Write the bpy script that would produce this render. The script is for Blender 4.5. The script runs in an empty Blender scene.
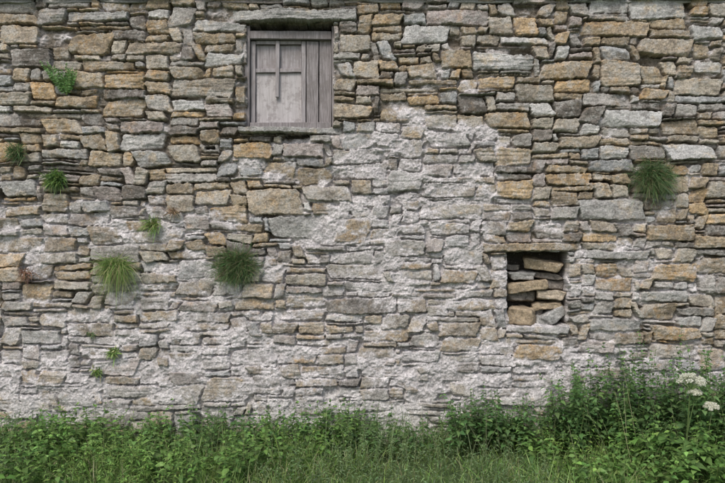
import bpy, bmesh, math, random
import numpy as np
from mathutils import Vector, noise, Matrix, Euler
random.seed(7); rng=np.random.default_rng(11)
S=bpy.context.scene
D0=7.0; PPM=110.0; CAMZ=1.8
def wp(px,py,y=0.0):
    k=(D0+y)/D0
    return ((px-362.5)/PPM*k, y, CAMZ-(py-241.5)/PPM*k)
def PX(px): return (px-362.5)/PPM
def PZ(py): return CAMZ-(py-241.5)/PPM

# ---------------------------------------------------------------- noise
_tab=np.random.default_rng(3).random((512,512)).astype(np.float32)
def vnoise(X,Z,seed=0):
    X=X+seed*37.17; Z=Z+seed*91.7
    xi=np.floor(X).astype(np.int32); zi=np.floor(Z).astype(np.int32)
    fx=(X-xi).astype(np.float32); fz=(Z-zi).astype(np.float32)
    fx=fx*fx*(3-2*fx); fz=fz*fz*(3-2*fz)
    a=_tab[zi&511,xi&511]; b=_tab[zi&511,(xi+1)&511]
    c=_tab[(zi+1)&511,xi&511]; d=_tab[(zi+1)&511,(xi+1)&511]
    return (a*(1-fx)+b*fx)*(1-fz)+(c*(1-fx)+d*fx)*fz
def fbm(X,Z,fx,fz,octv,seed=0,g=0.5):
    s=0;a=1;t=0
    for o in range(octv):
        s=s+a*(vnoise(X*fx,Z*fz,seed+o*5)-0.5)*2; t+=a; a*=g; fx*=2.03; fz*=2.03
    return s/t

# ---------------------------------------------------------------- materials
def new_mat(name):
    m=bpy.data.materials.new(name); m.use_nodes=True
    nt=m.node_tree; nt.nodes.clear()
    return m,nt,nt.nodes,nt.links
def stone_material(name):
    m,nt,N,L=new_mat(name)
    out=N.new('ShaderNodeOutputMaterial'); bs=N.new('ShaderNodeBsdfPrincipled')
    bs.inputs['Roughness'].default_value=0.92
    bs.inputs['Specular IOR Level'].default_value=0.2
    at=N.new('ShaderNodeAttribute'); at.attribute_name='Col'
    tc=N.new('ShaderNodeTexCoord')
    n1=N.new('ShaderNodeTexNoise'); n1.inputs['Scale'].default_value=70; n1.inputs['Detail'].default_value=3.5; n1.inputs['Roughness'].default_value=0.72
    n2=N.new('ShaderNodeTexNoise'); n2.inputs['Scale'].default_value=240; n2.inputs['Detail'].default_value=1.5; n2.inputs['Roughness'].default_value=0.7
    L.new(tc.outputs['Object'],n1.inputs['Vector']); L.new(tc.outputs['Object'],n2.inputs['Vector'])
    mr=N.new('ShaderNodeMapRange'); mr.inputs[1].default_value=0.3; mr.inputs[2].default_value=0.7; mr.inputs[3].default_value=0.58; mr.inputs[4].default_value=1.38
    L.new(n1.outputs['Fac'],mr.inputs[0])
    mul=N.new('ShaderNodeVectorMath'); mul.operation='SCALE'
    L.new(at.outputs['Color'],mul.inputs[0]); L.new(mr.outputs[0],mul.inputs['Scale'])
    mr2=N.new('ShaderNodeMapRange'); mr2.inputs[1].default_value=0.33; mr2.inputs[2].default_value=0.5; mr2.inputs[3].default_value=0.58; mr2.inputs[4].default_value=1.05
    L.new(n2.outputs['Fac'],mr2.inputs[0])
    mul2=N.new('ShaderNodeVectorMath'); mul2.operation='SCALE'
    L.new(mul.outputs[0],mul2.inputs[0]); L.new(mr2.outputs[0],mul2.inputs['Scale'])
    n3=N.new('ShaderNodeTexNoise'); n3.inputs['Scale'].default_value=30; n3.inputs['Detail'].default_value=4; n3.inputs['Roughness'].default_value=0.72
    L.new(tc.outputs['Object'],n3.inputs['Vector'])
    mr3=N.new('ShaderNodeMapRange'); mr3.inputs[1].default_value=0.58; mr3.inputs[2].default_value=0.66; mr3.inputs[3].default_value=0; mr3.inputs[4].default_value=0.5
    L.new(n3.outputs['Fac'],mr3.inputs[0])
    mx=N.new('ShaderNodeMixRGB'); mx.inputs[2].default_value=(0.50,0.49,0.465,1)
    L.new(mr3.outputs[0],mx.inputs[0]); L.new(mul2.outputs[0],mx.inputs[1])
    L.new(mx.outputs[0],bs.inputs['Base Color'])
    bp=N.new('ShaderNodeBump'); bp.inputs['Strength'].default_value=0.7; bp.inputs['Distance'].default_value=0.008
    L.new(n1.outputs['Fac'],bp.inputs['Height']); L.new(bp.outputs[0],bs.inputs['Normal'])
    L.new(bs.outputs[0],out.inputs[0]); return m
def leaf_material(name,trans=0.35,rough=0.5):
    m,nt,N,L=new_mat(name)
    out=N.new('ShaderNodeOutputMaterial'); bs=N.new('ShaderNodeBsdfPrincipled')
    bs.inputs['Roughness'].default_value=rough; bs.inputs['Specular IOR Level'].default_value=0.35
    at=N.new('ShaderNodeAttribute'); at.attribute_name='Col'
    tr=N.new('ShaderNodeBsdfTranslucent'); mix=N.new('ShaderNodeMixShader'); mix.inputs[0].default_value=trans
    L.new(at.outputs['Color'],bs.inputs['Base Color']); L.new(at.outputs['Color'],tr.inputs['Color'])
    L.new(bs.outputs[0],mix.inputs[1]); L.new(tr.outputs[0],mix.inputs[2]); L.new(mix.outputs[0],out.inputs[0]); return m
def wood_material(name,c1,c2,c3,patch=0.75):
    m,nt,N,L=new_mat(name)
    out=N.new('ShaderNodeOutputMaterial'); bs=N.new('ShaderNodeBsdfPrincipled'); bs.inputs['Roughness'].default_value=0.85
    tc=N.new('ShaderNodeTexCoord'); mp=N.new('ShaderNodeMapping'); mp.inputs['Scale'].default_value=(60,60,3.5)
    n1=N.new('ShaderNodeTexNoise'); n1.inputs['Scale'].default_value=1.5; n1.inputs['Detail'].default_value=6; n1.inputs['Roughness'].default_value=0.65
    L.new(tc.outputs['Object'],mp.inputs[0]); L.new(mp.outputs[0],n1.inputs['Vector'])
    cr=N.new('ShaderNodeValToRGB'); cr.color_ramp.elements[0].position=0.32; cr.color_ramp.elements[1].position=0.64
    cr.color_ramp.elements[0].color=(*c1,1); cr.color_ramp.elements[1].color=(*c2,1)
    L.new(n1.outputs['Fac'],cr.inputs[0])
    n2=N.new('ShaderNodeTexNoise'); n2.inputs['Scale'].default_value=9; n2.inputs['Detail'].default_value=8; n2.inputs['Roughness'].default_value=0.75
    L.new(tc.outputs['Object'],n2.inputs['Vector'])
    mr=N.new('ShaderNodeMapRange'); mr.inputs[1].default_value=0.5; mr.inputs[2].default_value=0.58; mr.inputs[3].default_value=0; mr.inputs[4].default_value=patch
    L.new(n2.outputs['Fac'],mr.inputs[0])
    mx=N.new('ShaderNodeMixRGB'); mx.inputs[2].default_value=(*c3,1)
    L.new(mr.outputs[0],mx.inputs[0]); L.new(cr.outputs[0],mx.inputs[1]); L.new(mx.outputs[0],bs.inputs['Base Color'])
    bp=N.new('ShaderNodeBump'); bp.inputs['Strength'].default_value=0.6; bp.inputs['Distance'].default_value=0.004
    L.new(n1.outputs['Fac'],bp.inputs['Height']); L.new(bp.outputs[0],bs.inputs['Normal'])
    L.new(bs.outputs[0],out.inputs[0]); return m
M_stone=stone_material('weathered_flagstone')
M_leaf=leaf_material('leaf'); M_grass=leaf_material('grass_blade',0.3,0.45)

def mesh_np(name,V,F,C,mat,parent=None,smooth=True):
    me=bpy.data.meshes.new(name)
    V=np.ascontiguousarray(V,dtype=np.float32); F=np.ascontiguousarray(F,dtype=np.int32)
    me.vertices.add(len(V)); me.vertices.foreach_set('co',V.ravel())
    k=F.shape[1]
    me.loops.add(F.size); me.loops.foreach_set('vertex_index',F.ravel())
    me.polygons.add(len(F)); me.polygons.foreach_set('loop_start',np.arange(0,F.size,k,dtype=np.int32))
    if C is not None:
        a=me.color_attributes.new('Col','FLOAT_COLOR','POINT')
        c4=np.ones((len(V),4),dtype=np.float32); c4[:,:3]=C
        a.data.foreach_set('color',c4.ravel())
    me.update(calc_edges=True)
    me.polygons.foreach_set('use_smooth',np.full(len(me.polygons),smooth))
    me.materials.append(mat)
    o=bpy.data.objects.new(name,me); S.collection.objects.link(o)
    if parent: o.parent=parent
    return o

# ---------------------------------------------------------------- stone wall
PAL=[((0.365,0.295,0.205),4.2),((0.305,0.25,0.18),3.4),((0.37,0.33,0.27),4),((0.345,0.325,0.30),4),
     ((0.33,0.335,0.335),2.0),((0.42,0.31,0.185),1.2),((0.19,0.17,0.15),1.8),((0.36,0.315,0.29),2.4),((0.46,0.45,0.43),1.2)]
pc=np.array([p[0] for p in PAL]); pw=np.array([p[1] for p in PAL]); pw=pw/pw.sum()
XA,XB=-7.0,7.0; ZB,ZT=-0.1,4.02
def pack():
    cs=0.01; n=int((XB-XA)/cs); H=np.full(n,ZB); out=[]
    r=random.Random(21)
    while True:
        i=int(np.argmin(H)); h0=H[i]
        if h0>=ZT-0.02: break
        b=i
        while b<n and abs(H[b]-h0)<1e-6: b+=1
        a=i; gap=b-a
        hl=H[a-1] if a>0 else 99; hr=H[b] if b<n else 99
        w=int(np.clip(r.lognormvariate(math.log(33),0.5),10,66))
        if gap-w<10: w=gap if gap<70 else gap//2
        t=r.random()
        if t<0.26: h=r.uniform(0.024,0.05)
        elif t<0.62: h=r.uniform(0.06,0.11)
        else: h=r.uniform(0.11,0.18)
        if w<20: h=min(h,0.13)
        left=r.random()<0.5
        if gap<=w:
            s=a
            lim=min(hl,hr)-h0
            if w<11: h=min(max(lim,0.02),0.13)
            elif abs(lim-h)<0.03 and lim>0.015: h=lim
        else:
            s=a if left else b-w
            nb=(hl if left else hr)-h0
            if abs(nb-h)<0.028 and nb>0.015: h=nb
        h=min(h,ZT-h0)
        if h<0.012: h=0.012
        H[s:s+w]=h0+h
        out.append([XA+s*cs,XA+(s+w)*cs,h0,h0+h])
    return out
stones=pack()
BR=(0.345,0.275,0.19);TN=(0.385,0.325,0.25);OR=(0.405,0.30,0.18);GR=(0.33,0.325,0.31);LG=(0.46,0.455,0.44);DK=(0.19,0.17,0.15);PK=(0.35,0.305,0.285)
forced=[(206,9,358,21,GR,0.05),(238,127,342,134,GR,0.07),(484,243,582,252,BR,0.03),
(70,33,112,54,BR,.02),(232,143,272,160,OR,.02),(282,143,324,157,PK,.03),(247,190,302,214,TN,.02),(337,217,370,243,BR,.015),(268,215,332,238,GR,.01),
(473,54,532,71,LG,.02),(628,0,684,20,LG,.01),(602,110,662,127,LG,.02),(578,200,646,221,GR,.02),(646,224,696,241,BR,.03),
(665,145,714,161,LG,.03),(652,263,700,281,OR,.02),(650,326,702,341,OR,.03),(540,62,590,80,BR,.02),(500,36,548,45,LG,.01),
(402,26,450,44,LG,.01),(427,10,489,26,PK,.02),(600,62,641,86,TN,.02),(638,38,692,56,TN,.02),(582,22,650,38,BR,.02),
(515,344,562,361,OR,.02),(0,25,38,44,TN,.01),(10,48,52,68,DK,.02),(127,42,182,54,TN,.02),(440,52,473,70,BR,.02),(690,26,725,40,LG,.02),
(380,60,400,70,BR,.02),(205,53,243,66,LG,.0),(66,10,128,20,GR,.01),(133,150,170,166,GR,.01),(330,103,372,118,TN,.01),
(575,250,648,259,GR,.02),(506,326,570,334,GR,.02),(440,268,478,283,BR,.02),(395,262,432,270,BR,.01),(640,88,668,100,OR,.02),
(560,135,600,148,TN,.02),(486,112,530,128,BR,.02),(425,130,470,147,GR,.01),(40,150,88,160,GR,.01),
(110,205,140,217,DK,.01),(55,95,100,108,BR,.02),(170,98,205,110,LG,.01),(365,330,410,342,BR,.01),(640,290,690,303,GR,.02),(700,350,725,372,TN,.02),
(590,320,640,333,GR,.02),(430,225,470,236,TN,.01),(120,120,165,132,PK,.01),(2,180,36,196,GR,.02),(6,205,40,215,BR,.02),(612,175,630,186,BR,.02),
(235,300,275,312,TN,.01),(205,378,252,402,TN,.01),(140,310,180,322,BR,.01),(60,390,95,405,GR,.01),(400,350,440,362,GR,.01),(300,365,345,374,BR,.01),(20,330,60,345,GR,.01),(345,282,392,292,GR,.01),(450,300,496,312,TN,.01)]
FR=[(PX(a),PX(c),PZ(d),PZ(b),col,base) for a,b,c,d,col,base in forced]
win=(PX(246),PX(333),PZ(126),PZ(22)); nic=(PX(508),PX(568),PZ(325),PZ(252))
def clip(st,rc):
    x0,x1,z0,z1=st; a,b,c,d=rc
    if x1<=a or x0>=b or z1<=c or z0>=d: return [st]
    res=[]
    if x0<a-0.05: res.append([x0,a,z0,z1])
    if x1>b+0.05: res.append([b,x1,z0,z1])
    xx0,xx1=max(x0,a),min(x1,b)
    if xx1-xx0>0.05:
        if z1-d>0.018: res.append([xx0,xx1,d,z1])
        if c-z0>0.018: res.append([xx0,xx1,z0,c])
    return res
for rc in [win,nic]+[f[:4] for f in FR]:
    ns=[]
    for s in stones: ns+=clip(s,rc)
    stones=ns

g=0.005
xs=np.concatenate([np.arange(XA,-3.45,0.014),np.arange(-3.45,3.45,g),np.arange(3.45,XB+0.01,0.014)]).astype(np.float32)
zs=np.arange(ZB,ZT+0.002,g).astype(np.float32)
X,Z=np.meshgrid(xs,zs)
wx=fbm(X,Z,3,3,2,1)*0.022+fbm(X,Z,14,14,3,2)*0.011
wz=fbm(X,Z,1.6,2.5,2,3)*0.026+fbm(X,Z,9,14,4,4,0.6)*0.013
def near(rc):
    dx=np.maximum(np.maximum(rc[0]-X,X-rc[1]),0); dz=np.maximum(np.maximum(rc[2]-Z,Z-rc[3]),0)
    return np.exp(-(dx*dx+dz*dz)/0.1**2)
kn=1-0.7*np.clip(near(win)+near(nic),0,1)
XW=X+wx*kn; ZW=Z+wz*kn
e1=fbm(X,Z,30,30,3,6,0.65); lam=fbm(X,Z,6,60,3,8); rough=fbm(X,Z,28,36,4,9,0.64)
Hs=np.full(X.shape,-9,np.float32); C=np.zeros(X.shape+(3,),np.float32); LM=np.zeros(X.shape,np.float32)
def raster(x0,x1,z0,z1,base,col,big=False):
    m=0.06
    i0,i1=np.searchsorted(xs,[x0-m,x1+m]); j0,j1=np.searchsorted(zs,[z0-m,z1+m])
    if i1-i0<2 or j1-j0<2: return
    sl=(slice(j0,j1),slice(i0,i1))
    u=XW[sl]-(x0+x1)/2; v=ZW[sl]-(z0+z1)/2
    hw=(x1-x0)/2; hh=(z1-z0)/2
    ang=random.gauss(0,0.02) if not big else 0
    u,v=u+ang*v,v-ang*u
    tp=random.uniform(-0.2,0.2); sh=random.uniform(-0.5,0.5)
    if base>0.045: tp=sh=0
    u=u+sh*v
    gp=random.uniform(0.0015,0.0075)
    ax=np.abs(u)-(hw-gp); az=np.abs(v)-(hh-gp)*(1+tp*u/hw)
    r=min(hw,hh)*random.uniform(0.12,0.45)
    qx=ax+r; qz=az+r
    d=np.minimum(np.maximum(qx,qz),0)+np.hypot(np.maximum(qx,0),np.maximum(qz,0))-r
    d=d+e1[sl]*min(0.011,hh*0.3)
    ew=random.uniform(0.004,0.012)
    p=np.clip(-d/ew,0,1); p=np.sqrt(p*(2-p))
    top=base+random.gauss(0,0.05)*u/ max(hw,0.1)*0.15+random.gauss(0,0.13)*v*0.8
    for k in range(3):
        th=random.uniform(0,6.28); sl_=random.uniform(0.1,0.55)
        top=np.minimum(top,base+sl_*(min(hw,hh)*random.uniform(0.3,1.0)-(u*math.cos(th)*0.5+v*math.sin(th))))
    la=random.choice([0.1,0.3,0.5,1.0,1.3])
    h=-0.08+(top+0.08)*p+ (lam[sl]*0.0055*la+rough[sl]*0.007)*(p>0.3)
    h=np.where(d<0,h,-9)
    mk=h>Hs[sl]
    Hs[sl]=np.where(mk,h,Hs[sl]); LM[sl]=np.where(mk,la,LM[sl])
    C[sl]=np.where(mk[...,None],np.array(col),C[sl])
blobs=[(410,205,85,75,.9),(430,150,60,26,.8),(110,222,130,24,.6),(310,300,170,50,.7),(350,385,400,42,.85),(90,350,130,45,.72),(610,275,110,28,.5),
(600,385,120,30,.7),(480,330,60,45,.55),(290,165,60,20,.45),(600,215,70,16,.5),(20,250,50,30,.5),(270,110,40,12,.3),(470,80,60,12,.25),(600,330,100,20,.35),(215,330,60,60,.7),(500,290,40,30,.6)]
Mk=np.zeros_like(X)
for bx,by,sx,sy,st in blobs:
    q=((X-PX(bx))/(sx/PPM))**2+((Z-PZ(by))/(sy/PPM))**2
    Mk=np.maximum(Mk,st*np.clip(1.5-q*0.7,0,1))
Mk=np.where(np.abs(X)>3.6,np.maximum(Mk,0.5*(Z<1.3)),Mk)
def mval(x,z):
    i=min(np.searchsorted(xs,x),len(xs)-1); j=min(np.searchsorted(zs,z),len(zs)-1); return float(Mk[j,i])
for s in stones:
    if s[3]-s[2]<0.012 or s[1]-s[0]<0.03: continue
    ci=rng.choice(len(pc),p=pw); col=pc[ci]*random.uniform(0.78,1.18)
    if mval((s[0]+s[1])/2,(s[2]+s[3])/2)>0.45: col=col*0.8+np.array((0.38,0.365,0.355))*0.2
    if random.random()<0.015 : continue
    raster(*s,base=random.gauss(0.008,0.0125),col=col)
for f in FR: raster(f[0],f[1],f[2],f[3],base=f[5],col=np.array(f[4]),big=True)
mn=fbm(X,Z,5,7,4,12,0.65); mf=fbm(X,Z,26,30,4,14,0.65); mg=fbm(X,Z,70,70,2,16); mcr=fbm(X,Z,4,9,3,18,0.6)
MM=Mk+0.80*mn-0.01
Hm=-0.043+0.052*np.clip(MM,-0.3,1.15)+0.010*mf+0.004*mg
crack=np.clip((mcr+0.10)*5,0,1)*np.clip((-0.02-Hs)*60,0,1)
Hm=np.maximum(Hm-0.038*crack,-0.095)
n1=fbm(X,Z,5,9,4,20,0.6); n2=fbm(X,Z,26,32,3,22,0.68); n3=fbm(X,Z,9,9,5,24,0.7); n4=fbm(X,Z,12,12,5,26,0.75); n5=fbm(X,Z,2.2,2.2,3,28,0.6)
tone=(1+0.30*n1+0.38*n2+0.14*lam*LM)[...,None]
Cs=C*np.clip(tone,0.35,1.7)
rust=np.clip(n3*3.2-0.45,0,1)[...,None]*0.6
Cs=Cs*(1-rust)+Cs*np.array((1.2,0.97,0.68))*rust
lich=np.clip((n4-0.02+0.2*n5)*4.5,0,1)[...,None]*0.5
Cs=Cs*(1-lich)+np.array((0.44,0.43,0.405))*lich
dk=np.clip((-n4-0.16)*5,0,1)[...,None]*0.5
Cs=Cs*(1-dk)+np.array((0.14,0.125,0.11))*dk
cm=np.array((0.495,0.47,0.468))*np.clip(1+0.25*mn+0.40*mf+0.28*mg+0.28*n4,0.35,1.45)[...,None]
dirt=np.array((0.19,0.165,0.135))*(1+0.3*mf)[...,None]
mm=np.clip((MM-0.05)*2.4,0,1)[...,None]
cm=dirt*(1-mm)+cm*mm
diff=Hs-Hm
sm=np.clip(1-(diff/0.018),0,1)[...,None]*np.clip(MM*1.6,0,1)[...,None]*0.85
wash=(np.clip(MM-0.12,0,1)*0.45)[...,None]*np.clip(0.5+mf*2,0,1)[...,None]
a=np.clip(sm+wash,0,1)
Cs=Cs*(1-a)+cm*a
use=(Hm>Hs)
Hf=np.where(use,Hm,Hs); Cf=np.where(use[...,None],cm,Cs)
Hf=Hf+fbm(X,Z,0.7,0.7,2,30)*0.02
def inside(rc,amp=0.008):
    nx=fbm(X,Z,12,12,3,33)*amp; nz=fbm(X,Z,12,12,3,35)*amp
    return (X+nx>rc[0])&(X+nx<rc[1])&(Z+nz>rc[2])&(Z+nz<rc[3])
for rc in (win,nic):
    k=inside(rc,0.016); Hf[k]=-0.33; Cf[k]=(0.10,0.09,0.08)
for (a_,b_,c_,d_) in [(476,49,486,54),(424,45,431,52),(590,180,622,183),(205,146,214,149),(284,134,326,138)]:
    k=inside((PX(a_),PX(c_),PZ(d_),PZ(b_)),0.02)&(Hs<0.005); Hf[k]=-0.12; Cf[k]=(0.10,0.09,0.08)
gz=np.clip(1-(Z-0.05)/0.45,0,1)[...,None]*0.3
Cf=Cf*(1-gz)+Cf*np.array((0.8,0.9,0.65))*gz
Hf[0,:]=-0.36;Hf[-1,:]=-0.36;Hf[:,0]=-0.36;Hf[:,-1]=-0.36
nz_,nx_=X.shape
V=np.stack([X,-Hf,Z],-1).reshape(-1,3)
idx=np.arange(nz_*nx_).reshape(nz_,nx_)
F=np.stack([idx[:-1,:-1],idx[:-1,1:],idx[1:,1:],idx[1:,:-1]],-1).reshape(-1,4)
nb=len(V)
bv=np.array([(XA,0.36,ZB),(XB,0.36,ZB),(XB,0.36,ZT),(XA,0.36,ZT),(XA,0.7,ZB),(XB,0.7,ZB),(XB,0.7,ZT),(XA,0.7,ZT)])
bf=np.array([(5,4,7,6),(4,0,3,7),(1,5,6,2),(3,2,6,7),(0,4,5,1)])+nb
V=np.concatenate([V,bv]); F=np.concatenate([F,bf]); CC=np.concatenate([Cf.reshape(-1,3),np.full((8,3),0.3)])
wall=mesh_np('stone_wall',V,F,CC,M_stone)

# ---------------------------------------------------------------- rough stone blocks
def rough_block(name,cx,cy,cz,sx,sy,sz,rot=(0,0,0),col=BR,seed=0,parent=None,amp=0.012,cuts=7,accum=None,pw_=7):
    bm=bmesh.new(); bmesh.ops.create_cube(bm,size=1)
    bmesh.ops.subdivide_edges(bm,edges=bm.edges[:],cuts=cuts,use_grid_fill=True)
    R=Euler(rot).to_matrix(); vs=[];cs=[]
    rr=random.Random(seed); tpx=rr.uniform(-.35,.35); tpy=rr.uniform(-.35,.35); shx=rr.uniform(-.25,.25)
    for v in bm.verts:
        q=v.co.copy()
        n=(abs(q.x*2)**pw_+abs(q.y*2)**pw_+abs(q.z*2)**pw_)**(1/pw_)
        q=q/max(n,1e-6) if n>1 else q
        w=Vector((q.x*sx*(1+tpy*q.z)+shx*q.z*sz,q.y*sy,q.z*sz*(1+tpx*q.x)))
        nn=noise.noise_vector(w*14+Vector((seed*3.1,seed,0)))*amp+noise.noise_vector(w*45+Vector((seed,0,seed)))*amp*0.5
        w=w+nn
        k=1+0.5*noise.noise(w*30+Vector((seed,0,0)))+0.4*noise.noise(w*90)
        vs.append(R@w+Vector((cx,cy,cz))); cs.append([c*k for c in col])
    bm.verts.index_update(); fs=[[v.index for v in f.verts] for f in bm.faces]; bm.free()
    if accum is not None:
        o=sum(len(a) for a in accum[0]); accum[0].append(np.array([list(v) for v in vs])); accum[1].append(np.array(fs)+o); accum[2].append(np.array(cs)); return
    return mesh_np(name,np.array([list(v) for v in vs]),np.array(fs),np.array(cs),M_stone,parent)
nicE=bpy.data.objects.new('blocked_wall_niche',None); S.collection.objects.link(nicE)
def nb_(px0,py0,px1,py1,y,dep,rot,col,seed):
    rough_block('loose_stone_%d'%seed,PX((px0+px1)/2),y,PZ((py0+py1)/2),(px1-px0)/PPM,dep,(py1-py0)/PPM,(random.uniform(-.12,.12),rot,random.uniform(-.4,.4)),col,seed,nicE,pw_=12,cuts=11)
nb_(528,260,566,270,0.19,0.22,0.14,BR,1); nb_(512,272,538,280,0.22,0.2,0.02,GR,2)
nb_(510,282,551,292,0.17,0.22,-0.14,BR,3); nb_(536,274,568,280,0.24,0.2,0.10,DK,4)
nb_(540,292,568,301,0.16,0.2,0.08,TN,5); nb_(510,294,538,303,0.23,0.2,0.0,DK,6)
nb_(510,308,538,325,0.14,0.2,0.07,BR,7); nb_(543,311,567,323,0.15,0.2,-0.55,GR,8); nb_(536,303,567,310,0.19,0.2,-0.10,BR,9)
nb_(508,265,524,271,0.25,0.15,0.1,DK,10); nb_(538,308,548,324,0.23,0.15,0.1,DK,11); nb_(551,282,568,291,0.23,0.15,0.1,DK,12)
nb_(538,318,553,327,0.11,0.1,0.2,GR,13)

# ---------------------------------------------------------------- roof
acc=([],[],[])
def el(px0,px1,z,h,col,seed,out=0.05):
    rough_block('',PX((px0+px1)/2),0.2-out,z,(px1-px0)/PPM,0.5,h,(0,0,0),col,seed,accum=acc,amp=0.008,cuts=5)
x=-40; k=50
while x<760:
    w=random.uniform(60,120); el(x,x+w-2,4.03+random.uniform(-0.02,0.012),0.045,random.choice([GR,DK,BR,PK]),k,0.02+random.uniform(-.02,.02)); x+=w; k+=1
for row in range(6):
    x=-7.05+random.uniform(0,.3)
    while x<7:
        w=random.uniform(.45,.8)
        rough_block('',x+w/2,0.2+row*0.33,4.13+row*0.26,w*1.02,0.52,0.03,(math.radians(38),0,0),random.choice([GR,DK,GR,PK]),k,accum=acc,amp=0.006,cuts=3); x+=w; k+=1
x=-7
while x<7:
    if x<PX(-40)-.4 or x>PX(760):
        rough_block('',x+.3,0.18,4.03,.62,0.5,.045,(0,0,0),random.choice([GR,DK]),k,accum=acc,amp=0.006,cuts=3)
    k+=1;x+=.6
mesh_np('stone_slab_roof',np.concatenate(acc[0]),np.concatenate(acc[1]),np.concatenate(acc[2]),M_stone)

# ---------------------------------------------------------------- window
W1=wood_material('weathered_painted_wood',(0.21,0.19,0.19),(0.41,0.385,0.395),(0.26,0.235,0.23))
W2=wood_material('bare_grey_wood',(0.12,0.108,0.105),(0.33,0.305,0.31),(0.19,0.17,0.165))
W3=wood_material('flaking_board',(0.38,0.355,0.355),(0.52,0.495,0.50),(0.26,0.235,0.23),0.65)
winE=bpy.data.objects.new('wooden_window',None); S.collection.objects.link(winE)
def plank(name,px0,py0,px1,py1,y,t,mat,rot=0,bev=0.003,wob=0.003):
    bm=bmesh.new(); bmesh.ops.create_cube(bm,size=1)
    sx=(px1-px0)/PPM; sz=(py1-py0)/PPM
    for v in bm.verts: v.co=Vector((v.co.x*sx,v.co.y*t,v.co.z*sz))
    le=[e for e in bm.edges if abs((e.verts[0].co-e.verts[1].co).normalized()[0 if sx>sz else 2])>0.9]
    bmesh.ops.subdivide_edges(bm,edges=le,cuts=14)
    bmesh.ops.bevel(bm,geom=[e for e in bm.edges if e.calc_face_angle(0)>0.5],offset=bev,segments=1,affect='EDGES')
    o3=Vector((px0,py0,0))
    for v in bm.verts: v.co+=noise.noise_vector(v.co*9+o3)*wob
    me=bpy.data.meshes.new(name); bm.to_mesh(me); bm.free(); me.materials.append(mat)
    o=bpy.data.objects.new(name,me); S.collection.objects.link(o); o.location=(PX((px0+px1)/2),y,PZ((py0+py1)/2)); o.rotation_euler=(0,rot,0); o.parent=winE; return o
plank('frame_left',243.5,24,248.5,128,0.11,0.09,W2,0.006)
plank('frame_right',331.5,24,337,128,0.11,0.09,W2)
plank('frame_head',248.8,29,331,37,0.115,0.10,W2,0.008)
plank('frame_sill',249.6,122,331,129,0.09,0.13,W2,-0.004)
plank('casement_stile_left',249,38,253.6,121.7,0.13,0.035,W1,0.004)
plank('casement_stile_right',300.5,38,304.8,121.7,0.13,0.04,W1,0.006)
plank('casement_top_rail',254,37.5,300.3,41,0.13,0.033,W1)
plank('casement_glazing_bar',254,65.5,300.3,69.5,0.132,0.03,W1,-0.010)
plank('casement_mullion',274.3,38,278,95,0.115,0.028,W1,0.014)
plank('infill_board_lower',254,69.7,300.3,121.6,0.148,0.012,W3)
plank('infill_board_upper',254,41.2,300.3,65.3,0.154,0.012,W1)
plank('shutter_board_1',305.6,38.2,317.6,122,0.122,0.025,W2,0.004)
plank('shutter_board_2',318.6,37.4,330.9,121.6,0.128,0.025,W2,0.005)

# ---------------------------------------------------------------- ground
def ground():
    n=161; t=np.linspace(-1,1,n); xx=np.sign(t)*(np.abs(t)**3*290+np.abs(t)*10)
    yy=xx.copy(); GX,GY=np.meshgrid(xx,yy)
    GZ=0.03*fbm(GX,GY,0.8,0.8,3,40)*np.clip(1-np.abs(GX)/60,0.2,1)-0.02
    V=np.stack([GX,GY,GZ],-1).reshape(-1,3); idx=np.arange(n*n).reshape(n,n)
    F=np.stack([idx[:-1,:-1],idx[:-1,1:],idx[1:,1:],idx[1:,:-1]],-1).reshape(-1,4)
    m,nt,N,L=new_mat('grassy_soil'); out=N.new('ShaderNodeOutputMaterial'); bs=N.new('ShaderNodeBsdfPrincipled'); bs.inputs['Roughness'].default_value=0.95
    tc=N.new('ShaderNodeTexCoord'); n1=N.new('ShaderNodeTexNoise'); n1.inputs['Scale'].default_value=6; n1.inputs['Detail'].default_value=8
    L.new(tc.outputs['Object'],n1.inputs['Vector']); cr=N.new('ShaderNodeValToRGB')
    cr.color_ramp.elements[0].position=0.35; cr.color_ramp.elements[0].color=(0.045,0.07,0.02,1); cr.color_ramp.elements[1].position=0.65; cr.color_ramp.elements[1].color=(0.08,0.13,0.035,1)
    L.new(n1.outputs['Fac'],cr.inputs[0]); L.new(cr.outputs[0],bs.inputs['Base Color']); L.new(bs.outputs[0],out.inputs[0])
    mesh_np('ground',V,F,None,m)
ground()

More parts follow.
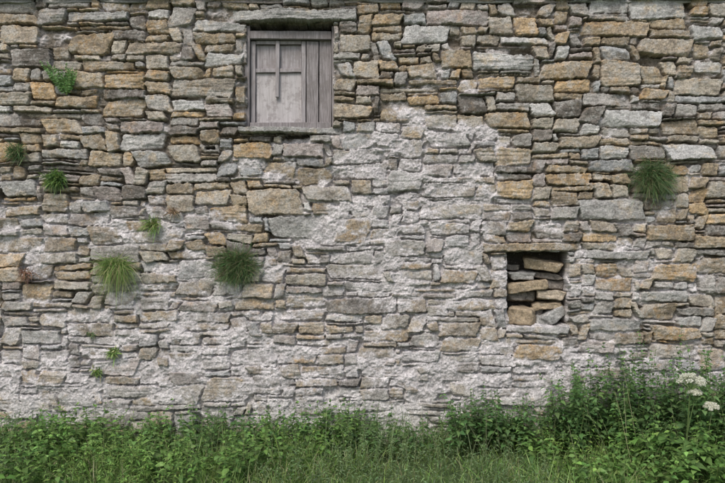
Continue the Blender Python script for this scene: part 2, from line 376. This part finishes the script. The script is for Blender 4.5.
# ---------------------------------------------------------------- vegetation toolkit
class Acc:
    def __init__(s): s.V=[];s.F=[];s.C=[];s.n=0
    def ribbons(s,P,D,L,W,droop,segs,kind,col,cv=0.2,side='rand',tip=None):
        P=np.asarray(P,float);D=np.asarray(D,float);N=len(P)
        if N==0: return
        D=D/np.linalg.norm(D,axis=1,keepdims=True)
        L=np.broadcast_to(np.asarray(L,float),(N,));W=np.broadcast_to(np.asarray(W,float),(N,));droop=np.broadcast_to(np.asarray(droop,float),(N,))
        t=np.linspace(0,1,segs+1)
        c=P[:,None]+D[:,None]*(L[:,None]*t)[...,None]
        c[...,2]-= (droop*L)[:,None]*t**2
        if side=='rand': ref=rng.normal(size=(N,3))
        else: ref=np.tile(np.array((0,0,1.0)),(N,1))+rng.normal(size=(N,3))*0.3
        sd=np.cross(D,ref); sd/=np.linalg.norm(sd,axis=1,keepdims=True)+1e-9
        if kind=='grass': pr=np.clip(1-t**1.8,0.04,1)*(0.55+0.45*np.clip(t*4,0,1))
        elif kind=='leaf': pr=np.clip(np.sin(np.pi*np.clip(t,0,1)**0.72)**0.85,0.05,1)
        else: pr=1-0.5*t
        o=sd[:,None]*(W[:,None]*pr)[...,None]*0.5
        V=np.stack([c-o,c+o],2).reshape(-1,3)
        base=s.n+np.arange(N)[:,None]*(2*(segs+1))+np.arange(segs)[None]*2
        F=np.stack([base,base+1,base+3,base+2],-1).reshape(-1,4)
        col=np.asarray(col,float)
        if col.ndim==1: col=np.tile(col,(N,1))
        col=col*(1+rng.uniform(-cv,cv,(N,1)))*(1+rng.uniform(-cv*.35,cv*.35,(N,3)))
        cc=np.repeat(col[:,None],segs+1,1)
        if tip is not None: cc=cc*(1-t[None,:,None])+ (np.asarray(tip)*np.ones((N,1,3)))*t[None,:,None]
        cc=np.repeat(cc[:,:,None],2,2).reshape(-1,3)
        s.V.append(V);s.F.append(F);s.C.append(cc);s.n+=len(V)
    def build(s,name,mat): return mesh_np(name,np.concatenate(s.V),np.concatenate(s.F),np.clip(np.concatenate(s.C),0.003,1),mat)
def rdir(N,el0,el1):
    az=rng.uniform(0,2*np.pi,N); e=np.radians(rng.uniform(el0,el1,N))
    return np.stack([np.cos(az)*np.cos(e),np.sin(az)*np.cos(e),np.sin(e)],-1)
def tall(x):
    pts=[(-7,.42),(PX(0),.28),(PX(60),.31),(PX(180),.38),(PX(320),.43),(PX(420),.36),(PX(470),.44),(PX(520),.50),(PX(560),.62),(PX(610),.80),(PX(650),.88),(PX(690),.80),(PX(725),.80),(7,.7)]
    return np.interp(x,[p[0] for p in pts],[p[1] for p in pts])
def nettles(A,P,H,colf,leafL=(0.05,0.085),nstep=0.035,wr=0.5,leanv=0.16):
    N=len(P); lean=rng.normal(size=(N,3))*leanv; lean[:,2]=1; lean/=np.linalg.norm(lean,axis=1,keepdims=True)
    A.ribbons(P,lean,H,0.006,0.03,3,'stem',(0.12,0.17,0.055),0.2)
    az0=rng.uniform(0,6.28,N); mx=int(H.max()/nstep)+1
    pl=rng.uniform(0.75,1.25,(N,1))
    for k in range(mx):
        h=(k+rng.uniform(-.2,.2,N))*nstep+0.05
        ok=(h<H*0.99)&(h>H*0.3)
        fr=np.clip(h/H,0,1)
        for sgn in (0,math.pi):
            az=az0+k*1.57+sgn+rng.normal(size=N)*0.3
            e=np.radians(rng.uniform(5,40,N)+35*(fr>0.9))
            d=np.stack([np.cos(az)*np.cos(e),np.sin(az)*np.cos(e),np.sin(e)],-1)
            p=P+lean*h[:,None]; p[:,2]-=0.03*H*fr**2
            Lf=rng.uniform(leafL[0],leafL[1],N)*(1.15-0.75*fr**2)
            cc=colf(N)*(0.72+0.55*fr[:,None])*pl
            kk=ok&(rng.random(N)<0.93)
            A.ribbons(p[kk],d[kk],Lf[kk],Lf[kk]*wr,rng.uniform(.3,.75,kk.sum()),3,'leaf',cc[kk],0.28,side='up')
def lerpc(a,b):
    def f(N):
        t=rng.random((N,1)); return np.array(a)*(1-t)+np.array(b)*t
    return f
cdark=lerpc((0.075,0.155,0.055),(0.15,0.26,0.085))
clight=lerpc((0.14,0.27,0.065),(0.25,0.38,0.10))
cgrey=lerpc((0.14,0.22,0.10),(0.22,0.31,0.14))
A=Acc()
def scatter(n,x0,x1,y0,y1): return np.stack([rng.uniform(x0,x1,n),rng.uniform(y0,y1,n),np.zeros(n)],-1)
P=scatter(800,-5.5,5.5,-0.7,-0.05); cl=0.6+0.8*vnoise(P[:,0]*2.6,P[:,1]*2,50)
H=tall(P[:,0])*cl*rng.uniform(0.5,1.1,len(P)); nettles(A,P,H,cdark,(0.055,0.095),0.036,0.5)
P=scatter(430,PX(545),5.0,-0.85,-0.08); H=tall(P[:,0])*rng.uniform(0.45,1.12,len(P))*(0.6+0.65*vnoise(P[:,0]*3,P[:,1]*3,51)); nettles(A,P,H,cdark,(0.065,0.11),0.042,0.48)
P=scatter(50,PX(455),PX(520),-0.5,-0.08); nettles(A,P,rng.uniform(0.3,0.55,len(P)),cdark)
A.build('nettle_patch',M_leaf)
A=Acc()
P=scatter(2100,-5.0,5.0,-1.75,-0.3); pn=vnoise(P[:,0]*1.7,P[:,1]*1.7,53); ps=vnoise(P[:,0]*1.3,P[:,1]*1.3,57)+rng.normal(size=len(P))*0.05
H=rng.uniform(0.16,0.36,len(P))*(0.5+1.0*pn)
s1=ps<0.4; s2=(ps>=0.4)&(ps<0.66); s3=ps>=0.66
nettles(A,P[s1],H[s1],clight,(0.04,0.07),0.028,0.30,0.28)
nettles(A,P[s2],H[s2]*1.1,lerpc((0.11,0.21,0.055),(0.19,0.32,0.085)),(0.06,0.10),0.038,0.55,0.22)
nettles(A,P[s3],H[s3],cgrey,(0.035,0.055),0.021,0.2,0.25)
A.build('leafy_weeds',M_leaf)
A=Acc()
def grass(n,x0,x1,y0,y1,l0,l1,w,cols,el=(45,86),thr=0):
    P=scatter(n,x0,x1,y0,y1); cl=vnoise(P[:,0]*2.3,P[:,1]*2.3,60)
    k=(cl>thr)|(rng.random(n)<0.3); P=P[k]; cl=cl[k]; n=len(P)
    L=rng.uniform(l0,l1,n)*(0.5+0.9*cl)
    c=np.array(cols)[rng.integers(0,len(cols),n)]
    A.ribbons(P,rdir(n,*el),L,rng.uniform(w*0.6,w*1.4,n),rng.uniform(.1,.9,n),3,'grass',c,0.3)
G1=[(0.18,0.31,0.08),(0.23,0.37,0.09),(0.13,0.25,0.06),(0.29,0.41,0.13),(0.36,0.37,0.19)]
grass(24000,-5.0,5.0,-2.2,-0.7,0.14,0.32,0.007,G1,thr=0.45)
grass(7000,-5.0,5.0,-0.7,-0.03,0.2,0.40,0.005,G1,thr=0.4)
grass(9000,-5,5,-4.5,-2.2,0.06,0.16,0.008,G1)
P=scatter(400,-5.0,5.0,-1.3,-0.1); A.ribbons(P,rdir(400,65,86),tall(P[:,0])*rng.uniform(.7,1.2,400),0.0035,0.15,4,'stem',(0.32,0.35,0.19),0.25)
A.build('grass',M_grass)

# ---------------------------------------------------------------- hogweed
def umbel(A,c,R):
    N=26; az=rng.uniform(0,6.28,N); r=np.sqrt(rng.random(N))
    hub=np.array(c)-np.array((0,0,R*0.7))
    tips=np.stack([np.cos(az)*r*R,np.sin(az)*r*R,(1-r**2)*R*0.6+rng.uniform(-.12,.12,N)*R],-1)+np.array(c)-np.array((0,0,R*.1))
    d=tips-hub; A.ribbons(np.tile(hub,(N,1)),d,np.linalg.norm(d,axis=1),0.004,0,2,'stem',(0.22,0.32,0.12),0.1)
    for t in tips:
        M=100; a2=rng.uniform(0,6.28,M); r2=np.sqrt(rng.random(M))*R*0.25
        p=t+np.stack([np.cos(a2)*r2,np.sin(a2)*r2,rng.uniform(-.3,.35,M)*R*0.35],-1)
        A.ribbons(p,rdir(M,-30,60),0.011,0.010,0.1,2,'leaf',(0.80,0.80,0.69),0.1)
def hogweed(name,x,y,zt,R,others=()):
    A=Acc(); top=np.array((x,y,zt))
    def stem(p0,p1,w):
        p0=np.array(p0,float);p1=np.array(p1,float);d=p1-p0
        for i in range(3): A.ribbons(p0[None],d[None],np.linalg.norm(d),w,0,3,'stem',(0.18,0.27,0.10),0.1)
    b=np.array((x-0.03,y+0.03,0)); stem(b,top-np.array((0,0,R*.7)),0.016); umbel(A,top,R)
    for (dx,dy,dz,r) in others:
        c=top+np.array((dx,dy,dz)); stem(b+(top-b)*0.45,c-np.array((0,0,r*.7)),0.009); umbel(A,c,r)
    for i in range(8):
        az=rng.uniform(0,6.28); o=b+np.array((0,0,rng.uniform(.05,.25))); dr=np.array((math.cos(az),math.sin(az),.35)); Ls=rng.uniform(.12,.22)
        stem(o,o+dr*Ls,0.006)
        for s in np.linspace(.35,1,4):
            q=o+dr*Ls*s
            for sg in (-1,1,0) if s==1 else (-1,1):
                a2=az+sg*0.95; dd=np.array((math.cos(a2),math.sin(a2),.1))
                A.ribbons(q[None],dd[None],rng.uniform(.08,.13),0.055,.3,5,'leaf',(0.12,0.22,0.065),0.15,side='up')
    A.build(name,M_leaf)
x,y,z=wp(690,382,-1.15); hogweed('hogweed',x,y,z,0.10,[(0.03,-0.02,-0.08,0.045)])
x,y,z=wp(711,407,-1.17); hogweed('hogweed',x,y,z,0.05)

# ---------------------------------------------------------------- plants on the wall
def cushion(name,px,py,R,n,cols,up=0.2,droop=0.25,w=0.004,tip=None,core=0.05,lr=(.5,1.05)):
    A=Acc(); c=np.array((PX(px),-0.03,PZ(py)))
    d=rng.normal(size=(n,3)); d[:,1]=-np.abs(d[:,1])*0.8-0.1; d[:,2]+=up; d/=np.linalg.norm(d,axis=1,keepdims=True)
    P=c+rng.normal(size=(n,3))*np.array((core,0.012,core*0.7))
    cc=np.array(cols)[rng.integers(0,len(cols),n)]
    lob=0.65+0.7*vnoise(d[:,0]*3+px,d[:,2]*3+py,3)
    A.ribbons(P,d,R*lob*rng.uniform(lr[0],lr[1],n),rng.uniform(w*.7,w*1.3,n),droop*rng.uniform(.3,1.6,n),3,'grass',cc,0.3,tip=tip)
    A.build(name,M_grass)
DG=[(0.11,0.20,0.08),(0.15,0.25,0.10),(0.08,0.15,0.06),(0.20,0.30,0.12),(0.33,0.28,0.17)]
LGn=[(0.22,0.35,0.10),(0.28,0.41,0.12),(0.17,0.28,0.08),(0.42,0.41,0.20)]
cushion('thrift_cushion',237,266,0.20,2300,DG,0.25,0.2,core=0.07)
cushion('thrift_cushion',652,177,0.195,2300,DG,0.1,0.2,core=0.07)
cushion('grass_tuft',117,266,0.27,900,LGn,0.2,0.75,0.005,core=0.045,lr=(.35,1.0))
cushion('grass_tuft',57,179,0.13,550,LGn[:3]+DG[:2],0.1,0.3,0.008,core=0.035)
cushion('grass_tuft',18,152,0.11,320,DG,0.1,0.2,0.007,core=0.03)
cushion('grass_tuft',153,224,0.11,260,LGn,0.3,0.3,0.007,core=0.03)
cushion('dead_fern',27,273,0.09,120,[(0.33,0.20,0.13),(0.25,0.16,0.11)],0,0.5,0.008,core=0.03)
cushion('dry_grass_tuft',174,212,0.09,90,[(0.42,0.32,0.20),(0.29,0.21,0.14)],0.3,0.4,0.008,core=0.015)
cushion('wall_weed',115,352,0.07,90,LGn,0.1,0.3,0.014,core=0.025)
cushion('wall_weed',98,371,0.06,70,LGn,0.1,0.3,0.014,core=0.02)
cushion('wall_weed',93,334,0.04,40,DG,0.1,0.3,0.010,core=0.015)
def fern(name,px,py,n,L,col):
    A=Acc(); c=np.array((PX(px),-0.03,PZ(py)))
    for i in range(n):
        ax=rng.normal()*0.5; d=np.array((ax,-rng.uniform(.05,.4),rng.uniform(.7,1.1))); d/=np.linalg.norm(d)
        l=L*rng.uniform(.55,1.05); dr=rng.uniform(.02,.2)
        A.ribbons(c[None],d[None],l,0.005,dr,5,'stem',(0.20,0.28,0.10),.1)
        t=np.linspace(.12,1,20); q=c+d*(l*t)[:,None]; q[:,2]-=dr*l*t**2
        sd=np.cross(d,(0,-1,.3)); sd/=np.linalg.norm(sd)
        for sg in (-1,1):
            dd=np.tile(sd*sg,(20,1))+d*0.5+rng.normal(size=(20,3))*.12
            A.ribbons(q,dd,0.030*np.sin(np.pi*(t*.8+.2))**.7+0.004,0.013,.2,3,'leaf',np.array(col)*rng.uniform(.7,1.15),.25)
    A.build(name,M_leaf)
fern('fern',68,96,13,0.38,(0.18,0.34,0.11))

# ---------------------------------------------------------------- light, camera
W=bpy.data.worlds.new("World"); S.world=W; W.use_nodes=True
nt=W.node_tree; bg=nt.nodes['Background']; sky=nt.nodes.new('ShaderNodeTexSky'); sky.sky_type='NISHITA'; sky.sun_disc=False
el_=math.radians(50); az_=math.radians(202)
sky.sun_elevation=el_; sky.sun_rotation=az_; sky.air_density=1.0; sky.dust_density=3.0
nt.links.new(sky.outputs[0],bg.inputs[0]); bg.inputs[1].default_value=0.15
sun=bpy.data.lights.new('sun','SUN'); sun.energy=2.1; sun.angle=math.radians(20); sun.color=(1,0.955,0.90)
so=bpy.data.objects.new('sun',sun); S.collection.objects.link(so)
sd=Vector((math.sin(az_)*math.cos(el_),math.cos(az_)*math.cos(el_),math.sin(el_)))
so.rotation_euler=sd.to_track_quat('Z','Y').to_euler()
cam=bpy.data.cameras.new('camera'); co=bpy.data.objects.new('camera',cam); S.collection.objects.link(co)
cam.sensor_width=36; cam.lens=36*D0/(725/PPM); cam.clip_end=1000
co.location=(0,-D0,CAMZ); co.rotation_euler=(math.radians(90),0,0); S.camera=co
S.view_settings.view_transform='Standard'; S.view_settings.look='None'; S.view_settings.exposure=0
